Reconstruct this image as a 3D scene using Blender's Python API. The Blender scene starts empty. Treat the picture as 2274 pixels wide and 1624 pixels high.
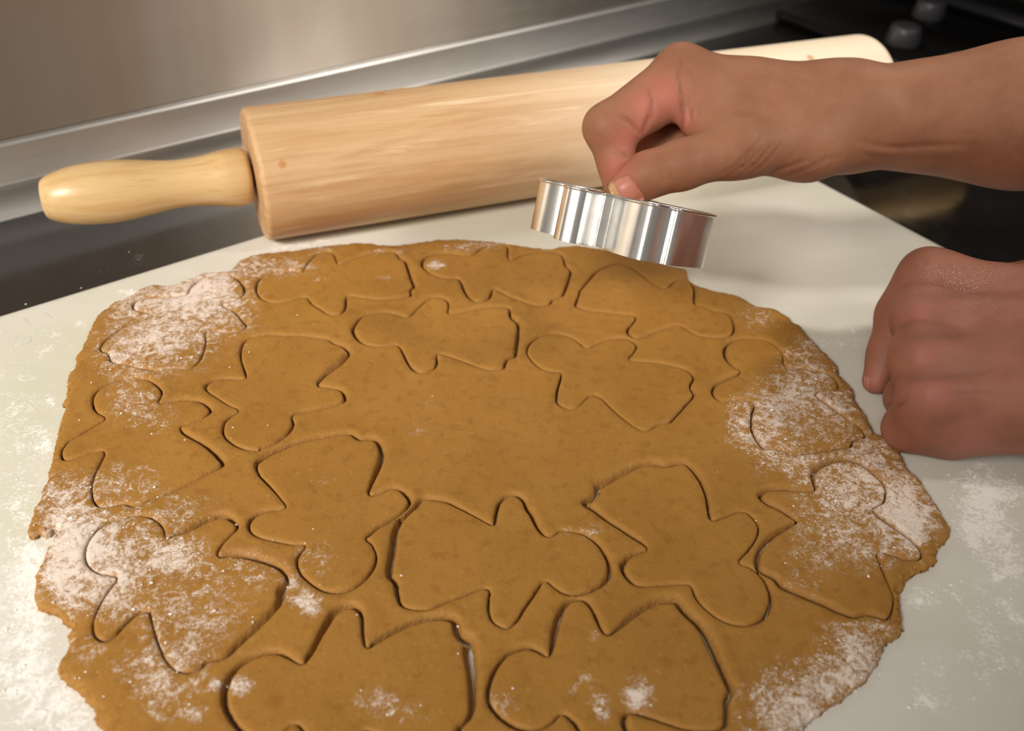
import bpy, bmesh, math, random
import numpy as np
from mathutils import Vector, Matrix
from mathutils.geometry import delaunay_2d_cdt
from mathutils.bvhtree import BVHTree

random.seed(7)
rng = np.random.default_rng(7)
SC = bpy.context.scene
COL = SC.collection

# ------------------------------------------------------------------ camera
FPX, CX, CY = 2080.0, 1137.0, 812.0
PITCH, ROLL = math.radians(38.15), math.radians(2.25)
DT = 0.0050                       # dough thickness, board top is z = 0
CAM = np.array([0.0, 0.0, 0.301 + DT])
_F = np.array([0, math.cos(PITCH), -math.sin(PITCH)])
_R0 = np.array([1.0, 0, 0])
_U0 = np.cross(_R0, _F)
_R = math.cos(ROLL) * _R0 + math.sin(ROLL) * _U0
_U = -math.sin(ROLL) * _R0 + math.cos(ROLL) * _U0

def ray(u, v):
    return _F + (u - CX) / FPX * _R - (v - CY) / FPX * _U
def on_z(u, v, z):
    d = ray(u, v)
    return CAM + (z - CAM[2]) / d[2] * d
def on_depth(u, v, zc):
    return CAM + zc * ray(u, v)
def survey(P):
    """where world points stand in the survey photograph (used once, to place stains and creases)"""
    d = np.asarray(P, float) - CAM
    z = d @ _F
    return np.stack([CX + FPX * (d @ _R) / z, CY - FPX * (d @ _U) / z], -1)

cam_data = bpy.data.cameras.new('camera')
cam = bpy.data.objects.new('camera', cam_data)
COL.objects.link(cam)
M = Matrix.Identity(4)
for i in range(3):
    M[i][0], M[i][1], M[i][2], M[i][3] = _R[i], _U[i], -_F[i], CAM[i]
cam.matrix_world = M
cam_data.sensor_fit = 'HORIZONTAL'
cam_data.sensor_width = 36.0
cam_data.lens = FPX / 2274.0 * 36.0
cam_data.clip_start = 0.01
cam_data.dof.use_dof = True
cam_data.dof.focus_distance = 0.43
cam_data.dof.aperture_fstop = 8.0
SC.camera = cam

# ------------------------------------------------------------------ world, lights, exposure
world = bpy.data.worlds.new('kitchen_ambient')
SC.world = world
world.use_nodes = True
bg = world.node_tree.nodes['Background']
bg.inputs[0].default_value = (1.0, 0.92, 0.83, 1)
bg.inputs[1].default_value = 0.22

def area(name, loc, target, sx, sy, power, color):
    L = bpy.data.lights.new(name, 'AREA')
    L.shape = 'RECTANGLE'
    L.size, L.size_y = sx, sy
    L.energy = power
    L.color = color
    o = bpy.data.objects.new(name, L)
    COL.objects.link(o)
    o.location = loc
    o.rotation_euler = (Vector(target) - Vector(loc)).to_track_quat('-Z', 'Y').to_euler()
    return o
def spot(name, loc, target, power, cone, soft, color):
    L = bpy.data.lights.new(name, 'SPOT')
    L.energy = power
    L.color = color
    L.spot_size = math.radians(cone)
    L.spot_blend = 1.0
    L.shadow_soft_size = soft
    o = bpy.data.objects.new(name, L)
    COL.objects.link(o)
    o.location = loc
    o.rotation_euler = (Vector(target) - Vector(loc)).to_track_quat('-Z', 'Y').to_euler()
    return o
area('wall_fill', (0.05, 0.69, 0.36), (0.10, 0.63, 0.0), 0.30, 0.06, 0.22, (1.0, 0.92, 0.80))  # added light close to the steel for its highlight, no known source
spot('board_fill_spot', (0.42, 0.86, 0.62), (0.26, 0.58, 0.0), 5.0, 46, 0.05, (1.0, 0.94, 0.86))  # unseen spot, added to lift the board under the forearm
spot('ceiling_spot', (1.20, 0.13, 1.15), (0.15, 0.63, 0.0), 60.0, 28, 0.10, (1.0, 0.94, 0.86))
spot('ceiling_spot', (-0.75, -0.65, 1.0), (-0.21, 0.37, 0.0), 122.0, 37, 0.22, (1.0, 0.93, 0.85))
area('ceiling_lamp', (-0.5, -1.3, 1.4), (0, 0.45, 0), 0.25, 0.9, 5.0, (1.0, 0.95, 0.88))
area('ceiling_lamp', (0.75, -1.2, 1.4), (0, 0.45, 0), 0.2, 0.9, 0.8, (1.0, 0.95, 0.88))

vs = SC.view_settings
vs.view_transform = 'Standard'
vs.look = 'None'
vs.gamma = 1.0
vs.use_curve_mapping = False
vs.exposure = 0.0

# ------------------------------------------------------------------ helpers
def lin(r, g, b):
    f = lambda c: (c / 255 / 12.92) if c / 255 <= 0.04045 else ((c / 255 + 0.055) / 1.055) ** 2.4
    return (f(r), f(g), f(b), 1.0)

def mesh_obj(name, verts, faces, mat=None, parent=None, smooth=True, loc=None):
    me = bpy.data.meshes.new(name)
    V = np.asarray(verts, float)
    if loc is not None:
        V = V - np.asarray(loc)
    me.from_pydata([tuple(v) for v in V], [], [tuple(int(i) for i in f) for f in faces])
    me.update()
    if smooth:
        me.polygons.foreach_set('use_smooth', [True] * len(me.polygons))
    o = bpy.data.objects.new(name, me)
    COL.objects.link(o)
    if mat:
        me.materials.append(mat)
    if loc is not None:
        o.location = loc
    if parent:
        o.parent = parent
        if loc is not None or parent.location.length > 0:
            o.location = Vector(o.location) - parent.location
    return o

def thing(o, label, cat, group=None):
    o['label'] = label
    o['category'] = cat
    if group:
        o['group'] = group
    return o

def point_attr(o, name, vals):
    a = o.data.attributes.new(name, 'FLOAT', 'POINT')
    a.data.foreach_set('value', np.asarray(vals, np.float32))

class NT:
    def __init__(self, name):
        self.m = bpy.data.materials.new(name)
        self.m.use_nodes = True
        self.t = self.m.node_tree
        self.t.nodes.clear()
        self.out = self.n('ShaderNodeOutputMaterial')
        self.b = self.n('ShaderNodeBsdfPrincipled')
        self.l(self.b.outputs[0], self.out.inputs[0])
        self.co = self.n('ShaderNodeTexCoord').outputs['Object']
    def n(self, t, **kw):
        nd = self.t.nodes.new(t)
        for k, v in kw.items():
            setattr(nd, k, v)
        return nd
    def l(self, a, b):
        self.t.links.new(a, b)
    def setin(self, sock, v):
        if hasattr(v, 'is_output') or isinstance(v, bpy.types.NodeSocket):
            self.l(v, sock)
        else:
            sock.default_value = v
    def bs(self, **kw):
        for k, v in kw.items():
            self.setin(self.b.inputs[k.replace('_', ' ')], v)
    def noise(self, scale, detail=4, rough=0.55, dist=0.0, vec=None, stretch=None):
        nd = self.n('ShaderNodeTexNoise')
        nd.inputs['Scale'].default_value = scale
        nd.inputs['Detail'].default_value = detail
        nd.inputs['Roughness'].default_value = rough
        nd.inputs['Distortion'].default_value = dist
        v = vec or self.co
        if stretch:
            mp = self.n('ShaderNodeMapping')
            mp.inputs['Scale'].default_value = stretch
            self.l(v, mp.inputs[0])
            v = mp.outputs[0]
        self.l(v, nd.inputs['Vector'])
        return nd.outputs['Fac']
    def math(self, op, a, b=0.0, c=0.0, clamp=False):
        nd = self.n('ShaderNodeMath', operation=op)
        nd.use_clamp = clamp
        for s, v in zip(nd.inputs, (a, b, c)):
            self.setin(s, v)
        return nd.outputs[0]
    def ramp(self, f, a, b, c0=0.0, c1=1.0):
        nd = self.n('ShaderNodeMapRange')
        nd.clamp = True
        nd.interpolation_type = 'SMOOTHSTEP'
        self.l(f, nd.inputs[0])
        for i, v in zip((1, 2, 3, 4), (a, b, c0, c1)):
            nd.inputs[i].default_value = v
        return nd.outputs[0]
    def mix(self, f, a, b):
        nd = self.n('ShaderNodeMix', data_type='RGBA')
        self.setin(nd.inputs[0], f)
        self.setin(nd.inputs[6], a)
        self.setin(nd.inputs[7], b)
        return nd.outputs[2]
    def attr(self, name):
        return self.n('ShaderNodeAttribute', attribute_name=name).outputs['Fac']
    def bump(self, h, strength=0.5, dist=0.001, prev=None):
        nd = self.n('ShaderNodeBump')
        nd.inputs['Strength'].default_value = strength
        nd.inputs['Distance'].default_value = dist
        self.l(h, nd.inputs['Height'])
        if prev:
            self.l(prev, nd.inputs['Normal'])
        return nd.outputs[0]

# ------------------------------------------------------------------ materials
def make_dough():
    k = NT('gingerbread_dough')
    pos = k.n('ShaderNodeNewGeometry').outputs['Position']
    big = k.noise(28, 3, vec=pos)
    mid = k.noise(170, 4, vec=pos)
    base = k.mix(k.ramp(big, .3, .7), lin(157, 112, 48), lin(165, 119, 54))
    base = k.mix(k.ramp(mid, .50, .70, 0, .45), base, lin(138, 92, 36))
    specks = k.noise(420, 2, vec=pos)
    base = k.mix(k.ramp(specks, .62, .72, 0, .35), base, lin(184, 142, 84))
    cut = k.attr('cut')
    base = k.mix(k.math('MULTIPLY', cut, k.ramp(mid, .35, .65, .35, .9)), base, lin(174, 127, 68))  # cut walls coloured lighter to offset the shade inside the gaps
    fl = k.attr('flour')
    f1 = k.noise(420, 5, .70, 1.8, vec=pos)
    f2 = k.noise(1100, 3, .7, 1.0, vec=pos)
    f3 = k.noise(150, 4, .6, 1.2, vec=pos)
    nz = k.math('ADD', k.math('ADD', k.math('MULTIPLY', f1, 1.35), k.math('MULTIPLY', f2, .65)), k.math('MULTIPLY', f3, 1.3))
    cov = k.math('SUBTRACT', k.math('ADD', k.math('MULTIPLY', fl, .30), nz), 1.72)
    cov = k.ramp(cov, .0, .52, 0, .92)
    cov = k.math('MULTIPLY', cov, k.ramp(fl, .03, .40))
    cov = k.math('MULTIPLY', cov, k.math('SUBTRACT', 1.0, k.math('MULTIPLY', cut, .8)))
    col = k.mix(cov, base, lin(236, 222, 210))
    k.bs(Base_Color=col, Roughness=k.math('ADD', k.math('MULTIPLY', cov, .3), .58), Specular_IOR_Level=.25)
    h = k.math('ADD', k.math('MULTIPLY', k.noise(140, 5, .6, vec=pos, stretch=(1, .6, 1)), .5), k.math('MULTIPLY', k.noise(600, 3, .6, vec=pos), .25))
    nb = k.bump(h, .60, .0014)
    nb = k.bump(cov, .35, .0006, nb)
    rough_edge = k.math('MULTIPLY', cut, k.noise(380, 5, .7, vec=pos))
    nb = k.bump(rough_edge, .9, .0018, nb)
    k.bs(Normal=nb)
    return k.m

def make_board():
    k = NT('white_plastic_board')
    pos = k.n('ShaderNodeNewGeometry').outputs['Position']
    worn = k.noise(9, 3, vec=pos)
    base = k.mix(k.ramp(worn, .35, .68), lin(222, 219, 210), lin(210, 208, 193))
    w = k.attr('worn')
    base = k.mix(k.math('MULTIPLY', w, .75), base, lin(209, 208, 184))
    scr = k.noise(130, 4, .7, .3, vec=pos, stretch=(.18, 1.0, 1))
    base = k.mix(k.math('MULTIPLY', k.ramp(scr, .60, .72, 0, .30), w), base, lin(186, 180, 150))
    fl = k.attr('flour')
    f1 = k.noise(260, 5, .68, 1.4, vec=pos)
    f2 = k.noise(700, 3, .7, .6, vec=pos)
    f3 = k.noise(70, 4, .6, 1.0, vec=pos)
    nz = k.math('ADD', k.math('ADD', k.math('MULTIPLY', f1, 1.2), k.math('MULTIPLY', f2, .7)), k.math('MULTIPLY', f3, 1.0))
    cov = k.ramp(k.math('SUBTRACT', k.math('ADD', k.math('MULTIPLY', fl, .34), nz), 1.58), .0, .40, 0, .95)
    cov = k.math('MULTIPLY', cov, k.ramp(fl, .02, .25))
    col = k.mix(cov, base, lin(250, 247, 241))
    k.bs(Base_Color=col, Roughness=k.math('ADD', k.math('MULTIPLY', cov, .4), .42), Specular_IOR_Level=.35)
    h = k.math('ADD', k.math('MULTIPLY', scr, .4), k.noise(420, 3, .6, vec=pos))
    nb = k.bump(h, .10, .0006)
    nb = k.bump(cov, .22, .0008, nb)
    k.bs(Normal=nb)
    return k.m

KNOTS = [(.0138, -.0125, .0381, .0032), (.0827, .0298, .0269, .0055), (.3868, .012, .0383, .004)]
def make_wood(name, light, dark, pore, axis_stretch, shift, pale=None):
    k = NT(name)
    g = k.noise(44, 5, .66, .9, stretch=axis_stretch)
    g2 = k.noise(240, 4, .6, .2, stretch=axis_stretch)
    c = k.mix(k.ramp(g, .40, .62), light, dark)
    c = k.mix(k.ramp(g2, .5, .75, 0, .35), c, pore)
    if pale:
        sx = k.n('ShaderNodeSeparateXYZ')
        k.l(k.co, sx.inputs[0])
        c = k.mix(k.ramp(sx.outputs[0], .10, .36, 0, .75), c, pale)      # paler toward one end of the barrel
        for (kx, ky, kz, kr) in KNOTS:
            nd = k.n('ShaderNodeVectorMath', operation='DISTANCE')
            k.l(k.co, nd.inputs[0])
            nd.inputs[1].default_value = (kx, ky, kz)
            c = k.mix(k.ramp(nd.outputs['Value'], kr * .35, kr, .75, 0), c, lin(186, 122, 58))
        dust = k.noise(110, 5, .7, .6, stretch=(.10, 1.5, 1.5))
        c = k.mix(k.ramp(dust, .55, .72, 0, .50), c, lin(242, 218, 184))
    k.bs(Base_Color=c, Roughness=shift, Specular_IOR_Level=.4)
    k.bs(Normal=k.bump(g2, .12, .0006))
    return k.m

def make_steel(name, rough, col, streak=True, aniso=0.0):
    k = NT(name)
    s = k.noise(24, 5, .7, .0, stretch=(.25, 1, 7))
    big = k.noise(5, 3, .5, .4)
    k.bs(Base_Color=k.mix(k.ramp(big, .3, .7), col, tuple(c * .86 for c in col[:3]) + (1,)), Metallic=1.0,
         Roughness=k.math('ADD', k.math('MULTIPLY', s, .10), rough - .05))
    k.bs(Normal=k.bump(s, .06, .0004))
    if aniso:
        col_n = k.noise(3.2, 4, .6, .3, stretch=(1, 1, .12))
        smudge = k.noise(11, 5, .65, .8)
        tint = k.mix(k.ramp(col_n, .36, .64), tuple(c * f for c, f in zip(col[:3], (.74, .68, .60))) + (1,), col)
        k.bs(Base_Color=k.mix(k.ramp(smudge, .55, .75, 0, .35), tint, (.80, .78, .74, 1)))
        k.bs(Anisotropic=aniso)
        k.b.inputs['Tangent'].default_value = (0, 0, 1)
        tv = k.n('ShaderNodeCombineXYZ')
        tv.inputs[2].default_value = 1.0
        k.l(tv.outputs[0], k.b.inputs['Tangent'])
    return k.m

def make_counter():
    k = NT('black_polished_counter')
    dust = k.noise(60, 5, .65)
    fl = k.attr('flour')
    f1 = k.noise(420, 4, .75)
    cov = k.math('MULTIPLY', k.ramp(k.math('ADD', k.math('MULTIPLY', fl, .26), f1), .76, .98, 0, .7), k.ramp(fl, .05, .4))
    c = k.mix(cov, lin(24, 21, 19), lin(225, 225, 220))
    k.bs(Base_Color=c, Roughness=k.math('ADD', k.ramp(dust, .35, .7, .10, .17), cov), IOR=2.9)
    return k.m

def make_skin(name, c0, c1, cpink):
    k = NT(name)
    pos = k.n('ShaderNodeNewGeometry').outputs['Position']
    n1 = k.noise(45, 4, .6, vec=pos)
    n2 = k.noise(500, 3, .6, vec=pos)
    c = k.mix(k.ramp(n1, .35, .65), c0, c1)
    c = k.mix(k.ramp(n2, .5, .75, 0, .18), c, tuple(x * .7 for x in c0[:3]) + (1,))
    c = k.mix(k.math('MULTIPLY', k.attr('pink'), .72), c, cpink)
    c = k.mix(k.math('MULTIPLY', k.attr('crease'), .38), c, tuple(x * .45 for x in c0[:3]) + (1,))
    fl = k.attr('flour')
    f = k.noise(1500, 3, .7, .4, vec=pos)
    cov = k.math('MULTIPLY', k.ramp(k.math('ADD', f, k.math('MULTIPLY', fl, .10)), .66, .80, 0, .55), k.ramp(fl, .05, .6))
    c = k.mix(cov, c, lin(222, 200, 186))
    k.bs(Base_Color=c, Roughness=.57, Specular_IOR_Level=.30, Subsurface_Weight=.12, Subsurface_Scale=.004)
    k.b.inputs['Subsurface Radius'].default_value = (1.0, .35, .2)
    fine = k.n('ShaderNodeTexVoronoi')
    fine.inputs['Scale'].default_value = 900
    k.l(pos, fine.inputs['Vector'])
    nb = k.bump(fine.outputs['Distance'], .14, .0005)
    nb = k.bump(k.noise(230, 4, .6, vec=pos), .15, .0010, nb)
    k.bs(Normal=nb)
    return k.m

MAT = dict(
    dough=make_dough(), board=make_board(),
    barrel=make_wood('beech_barrel', lin(206, 170, 126), lin(190, 148, 102), lin(166, 120, 78), (.10, 1.5, 1.5), .50, lin(248, 234, 210)),
    handle=make_wood('varnished_handle', lin(212, 180, 130), lin(200, 162, 108), lin(176, 132, 80), (.10, 1.5, 1.5), .30),
    steel=make_steel('brushed_steel_wall', .47, (.77, .715, .65, 1), aniso=.85),
    trim=make_steel('brushed_steel_base', .40, (.66, .64, .61, 1)),
    counter=make_counter(),
    skin=make_skin('brown_skin', lin(146, 98, 72), lin(156, 107, 80), lin(196, 116, 100)),
    skin2=make_skin('brown_skin_fist', lin(142, 92, 73), lin(153, 101, 82), lin(164, 102, 90)),
)
def simple(name, col, rough, metal=0.0, **kw):
    k = NT(name)
    n = k.noise(80, 3)
    k.bs(Base_Color=k.mix(k.ramp(n, .3, .7), col, tuple(c * .9 for c in col[:3]) + (1,)), Roughness=rough, Metallic=metal, **kw)
    return k.m
MAT['tin'] = simple('tinplate', (.88, .87, .84, 1), .26, 1.0)
MAT['nail'] = simple('fingernail', lin(192, 126, 108), .30)
MAT['nail_dark'] = simple('fingernail_fist', lin(178, 116, 100), .32)  # darker tone, closer to the skin of the fist
MAT['nail_tip'] = simple('nail_free_edge', lin(206, 164, 116), .30)
MAT['black'] = simple('black_glass', lin(9, 9, 10), .25, Specular_IOR_Level=.3)
MAT['panel_dark'] = simple('dark_panel_paint', lin(26, 25, 25), .6)
MAT['knob'] = simple('grey_knob', lin(84, 84, 88), .4, .4)
MAT['flour'] = simple('flour', lin(246, 242, 234), .9)
MAT['mark'] = simple('embossed_plastic', lin(206, 204, 198), .5)
MAT['gap'] = simple('dark_gap', lin(30, 22, 16), .8)
# ------------------------------------------------------------------ surveyed outlines (crop letter: origin and scale)
_S = 2.849
CROP = dict(A=(0, 480, _S), B=(500, 480, _S), C=(1100, 480, _S), D=(1514, 700, _S), E=(0, 1050, 2.829), F=(480, 920, _S),
            G=(1100, 980, _S), H=(1514, 1054, _S), I=(400, 1220, 2.992), J=(980, 1220, 2.992), P=(0, 0, 1.0))
# each entry: default gap in pixels, then crop letters and x,y or x,y,gap
COOKIES = [
 (2.2, "A 1180,490 1195,455 1240,405 1300,375,1 1400,360,1 1465,372,2 1515,400,5 1550,450,5 1540,495,3 1490,530 1405,555,2 1480,595 1545,662,4 1563,690,4 1520,725 1440,735 1310,728,2 1305,790,3 1290,860,4 1265,915,4 1215,960,3 1160,968 1090,965 1010,980 920,965 800,940 695,915 685,875 632,845 635,815 680,765 760,710 850,670 965,630,1 900,605 845,592,3 835,560,3 870,525 950,510 1060,505 1130,500"),
 (3.5, "B 485,350,1 500,320,2 540,265,2 590,225,1 650,213,1 690,232,2 705,265,3 720,298,2 800,265,.8 900,235,.8 1000,218,.8 1075,225,2 1110,260,5 1145,275,6 1175,355,7 1207,440,7 1180,465,6 1175,505,5 1060,522,3 960,525,2 850,510,3 775,508,5 772,560,7 755,600,6 715,625 650,620 600,590 545,555 500,514 400,542 300,550 230,525 192,480,5 190,430,5 215,390,4 265,365,1 340,345,.8 420,345,.8"),
 (4.0, "B 1238,300,6 1262,262,3 1330,235,1 1420,230,.8 1500,240,.8 1560,240,.8 1620,200,.8 1690,178,.8 1750,172,.8 1792,190,3 1803,265,4 1900,235,.8 2020,215,.8 2110,225,2 2149,262,4 2159,305,4 2194,340,5 2179,410,6 2139,500,6 2079,525,5 2049,560,5 1970,565,4 1880,540 1780,500 1700,460,3 1690,490,4 1670,525 1620,545 1560,535,5 1510,480,7 1475,400,5 1420,395 1350,385 1290,362 1250,330,5"),
 (4.5, "C 1518,690,5 1510,735,5 1470,762 1390,772 1290,760 1230,735 1160,690,3 1080,710,5 1000,735,5 900,770,6 855,757,6 828,725,6 840,690,5 885,635,4 800,622 700,610 600,597 515,575,5 500,550,5 525,490,4 530,465,4 580,405,4 640,345,3 720,310,1.5 790,300,1 860,320,1 930,370,2 1000,425,2 1070,450,3 1120,410,4 1160,390,2 1220,400,2 1262,450,4 1265,545,4 1300,560,.8 1380,590,.8 1440,600,.8 1490,630,2"),
 (5.0, "A 1640,1485 1540,1475,5 1450,1430,5 1405,1370,5 1415,1300,4 1460,1260,3 1510,1228,2 1440,1195,2 1370,1150,2 1310,1110,3 1293,1080,5 1310,1050,6 1370,1025,4 1450,1020,3 1548,1025,2 1545,980,3 1525,920,3 1515,860,4 1530,800,4 1570,765,3 1630,750,3 B 296,736,4 380,745,3 460,745,3 540,755,3 640,770,3 690,795,5 750,815,6 795,850,10 785,885,13 740,935,13 680,980,12 600,1045,8 592,1066,4 640,1075,2 720,1090,3 755,1110,6 770,1150,9 745,1180,7 690,1195,6 600,1218,6 500,1238,6 430,1260,4 438,1300,6 425,1345,7 380,1395,7 300,1448,7 215,1478,6"),
 (3.0, "B 795,720,8 820,670,6 870,625,3 950,602,2 1030,600,2 1100,615,2 1155,630,2 1200,590,2 1250,540,2 1300,508,2 1360,503,2 1405,525,2 1418,560,3 1415,612,2 1480,605,1.5 1560,588,1.5 1650,572,1.5 1740,568,2 1803,580,4 1815,630,7 1865,665,9 1868,740,9 1857,830,9 1842,885,8 1792,910,7 1772,950,6 1755,965,5 1680,972,4 1600,952,4 1480,907,4 1350,868,3 1347,920,5 1322,965,5 1250,992,4 1190,975,5 1150,930,5 1120,870,5 1090,820,3 1040,825 960,825 880,812,4 830,780,7"),
 (3.0, "C 197,860,3 210,810,3 260,765,2 330,740,2 410,738,2 480,760,2 530,790,2 580,828,1.5 640,800,2 700,775,2 780,762,2 850,772,2 900,810,4 885,850,4 848,902,2 930,912,1.5 1020,920,1.5 1100,935,1.5 1180,955,2 1240,985,4 1265,1018,6 1248,1050,6 1240,1080,5 1267,1122,7 1220,1183,7 1150,1262,7 1105,1305,6 1050,1312,5 1010,1332,5 960,1358,4 900,1345,3 830,1300,3 740,1225,3 680,1165,3 640,1140,2 610,1130,2 570,1160,2 530,1202,2 480,1224,2 410,1200,3 380,1165,5 385,1090,6 402,1040,5 410,990,3 350,985,2 280,960,3 225,910,3"),
 (3.5, "D 400,137,3 470,141,2 540,153,2 600,193,2 645,248,3 655,310,3 740,322,3 830,338,3 920,353,3 980,395,3 997,440,3 985,462,3 920,475,3 850,495,2 900,540,2 970,590,2 1050,650,2 1130,700,3 1165,740,5 1165,772,6 1090,797,6 1080,832,6 980,853,7 860,872,7 700,888,6 640,858,6 560,847,6 510,840,6 460,775,6 435,700,5 438,620,5 455,570,3 440,545,3 380,542,4 300,543,4 245,543,4 200,510,5 187,465,6 210,423,7 270,393,7 340,368,6 365,352,4 310,318,7 270,270,9 258,220,9 275,178,7 330,148,4"),
 (3.0, "A 850,1016,2 930,1026,3 990,1058,4 1027,1105,5 1018,1150,4 1003,1180,3 1060,1163,5 1140,1152,5 1220,1152,5 1290,1173,5 1340,1218,6 1320,1258,4 1260,1290,2 1180,1320,3 1143,1337,4 1170,1365,6 1250,1405,7 1320,1445,9 1388,1502,11 1423,1550,11 1405,1590,9 E 1285,22,7 1230,52,7 1100,112,7 980,158,6 880,202,5 820,207,4 770,194,4 700,207,4 620,212,3 580,168,2 570,100,2 575,50,2 597,-5,2 A 658,1490,2 600,1488,3 540,1510,3 470,1533,3 405,1542,4 382,1515,4 390,1470,3 430,1420,2 500,1378,2 580,1330,2 658,1283,2 655,1265,2 608,1240,3 583,1190,3 588,1130,2 640,1075,1.5 740,1030,1.5"),
 (3.5, "F 740,1135,6 660,1117,6 578,1062,6 518,990,5 503,920,5 528,870,4 565,825,3 480,825,3 400,810,3 300,790,3 233,762,4 197,715,5 212,657,7 270,616,6 340,602,4 440,590,2 400,530,3 340,460,4 290,410,5 253,360,5 245,310,8 265,278,10 330,236,9 420,197,8 500,167,7 600,142,6 700,122,6 830,104,6 880,118,9 910,137,9 990,138,8 1043,173,11 1068,240,14 1058,300,14 1022,380,11 987,450,8 972,502,4 1040,485,3 1110,460,4 1170,467,6 1220,507,9 1235,550,8 1202,602,7 1130,655,7 1030,715,6 962,772,5 950,785,3 992,820,3 1018,890,4 1007,965,6 962,1035,8 882,1100,8 812,1130,8"),
 (5.0, "G 742,800,12 735,855,13 680,915,11 600,955,8 500,978,6 420,957,4 370,925,3 315,886,4 280,930,7 240,990,7 190,1060,7 150,1122,6 105,1166,4 F 1830,1356,3 1750,1312,4 1722,1250,5 1718,1170,5 1725,1120,5 1700,1103,4 1640,1118,5 1550,1158,6 1450,1193,6 1350,1235,4 1250,1238,4 1170,1213,6 1135,1140,10 1118,1070,14 1076,1028,16 1077,950,17 1098,850,15 1117,720,14 1148,660,12 1198,618,8 1248,570,10 1268,540,11 1310,513,9 1380,523,7 1460,538,6 1560,588,5 1650,638,4 1735,690,3 1755,690,5 1763,620,7 1780,555,7 1830,508,6 1890,498,5 1950,525,9 1987,590,11 G 242,450,10 282,540,8 325,594,3 370,587,2 410,560,3 490,563,3 570,583,4 650,637,6 700,697,8 730,750,10"),
 (5.0, "G 1690,1133,9 1620,1163,6 1540,1168,5 1430,1133,4 1330,1063,4 1268,992,5 1243,930,5 1223,905,4 1150,903,4 1050,910,4 930,915,4 860,893,6 803,830,10 790,770,13 830,718,10 890,688,9 960,680,3 920,643,10 870,616,10 780,556,9 690,496,9 615,440,13 555,402,16 550,372,17 597,333,16 628,298,17 633,263,17 720,212,15 820,167,13 920,127,11 1000,118,11 1070,143,7 1130,128,9 1200,127,7 1262,178,8 1312,250,8 1347,350,7 1362,440,7 1375,492,4 1440,475,3 1520,443,3 1590,442,4 1652,498,4 1673,550,4 1652,620,4 1602,692,5 1545,760,3 1612,788,3 1682,838,4 1733,908,6 1758,990,8 1742,1075,10"),
 (6.0, "D 1000,898,9 1080,903,8 1152,938,6 1222,998,5 1287,1070,3 1297,1130,3 1280,1182,3 1213,1222,3 1270,1268,7 1350,1328,7 1440,1398,5 1502,1458,4 1527,1510,5 1500,1542,4 1400,1542,4 1340,1517,4 1240,1500,3 H 1265,548,6 1290,610,6 1320,690,4 1347,760,4 1347,820,4 1332,882,5 1300,917,7 1220,902,9 1160,892,9 1090,910,10 1000,883,13 850,818,14 700,753,14 620,713,14 578,662,14 528,637,13 476,602,12 462,540,13 482,460,14 538,388,14 618,328,13 710,288,8 740,300,3 690,273,8 620,228,9 540,193,10 488,150,11 484,110,12 525,78,12 600,72,9 700,82,7 800,92,5 842,90,3 D 830,1060,7 817,1000,10 845,948,12 920,908,12"),
 (6.0, "I 270,960,15 285,880,15 340,790,13 430,718,11 520,683,9 620,668,8 700,688,7 805,752,3 840,690,11 890,600,13 940,505,15 1000,405,16 1060,360,16 1130,350,13 1200,388,10 1222,450,8 1227,560,6 1240,648,4 1290,598,11 1400,525,13 1520,465,14 1650,432,13 1760,427,13 1845,450,17 1882,540,22 1952,578,27 1972,680,30 1985,800,27 1980,1000,20 1950,1100,14 1902,1158,10 1872,1190,13 1865,1240,13 1840,1300,9 1760,1345,6 1650,1352,5 1500,1312,5 1350,1250,6 1222,1200,4 1200,1240,7 1170,1300,8 1130,1380,8 1050,1440,8 950,1420,8 870,1330,9 820,1230,9 765,1162,5 680,1210,6 580,1252,8 480,1252,10 390,1207,12 330,1140,14 285,1060,15"),
 (6.0, "J 296,980,9 308,880,10 350,778,9 420,687,9 500,645,10 580,630,10 650,660,8 712,702,3 722,590,17 742,480,18 782,385,16 830,330,12 890,317,7 960,330,7 1012,387,7 1042,450,7 1072,520,6 1105,553,5 1150,518,9 1220,447,14 1320,366,16 1420,315,16 1520,300,17 1582,312,18 1640,387,18 1722,456,20 1782,528,21 1842,650,21 1902,790,20 1953,910,19 1947,962,18 1922,1002,16 1922,1090,15 1902,1168,12 1840,1198,5 1740,1208,5 1600,1193,5 1480,1158,6 1380,1122,7 1290,1100,8 1240,1097,11 1238,1150,15 1262,1212,15 1240,1300,10 1150,1380,8 1050,1370,8 960,1290,9 910,1207,9 870,1148,9 800,1097,5 740,1152,6 660,1193,7 580,1208,9 480,1188,11 380,1123,11 320,1052,10"),
 (3.5, "E 533,540,3 540,460,2.5 600,360,2.5 700,295,2 830,263,2 930,268,3 990,298,3.5 1032,350,3 1045,405,3 1100,373,6 1180,336,11 1280,275,13 1380,243,14 1442,257,13 1493,310,8 1492,352,5 1440,402,4 1390,460,4 1373,515,4 1450,488,13 1560,498,14 1680,537,12 1763,577,11 1813,640,8 1818,682,14 1800,745,24 1792,785,22 1742,862,16 1642,965,16 1542,1055,15 1432,1155,11 1382,1175,9 1312,1190,8 1252,1235,6 1180,1258,4 1100,1242,3 1038,1180,2.5 998,1090,2.5 968,1000,2.5 942,900,2.5 930,868,6 900,875,9 850,900,9 780,970,8 720,1032,8 650,1060,7 598,1032,4 578,980,3 588,900,2.5 638,800,2.5 688,720,3 735,660,3 690,645,2.5 620,635,3 563,600,3.5"),
]
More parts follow.
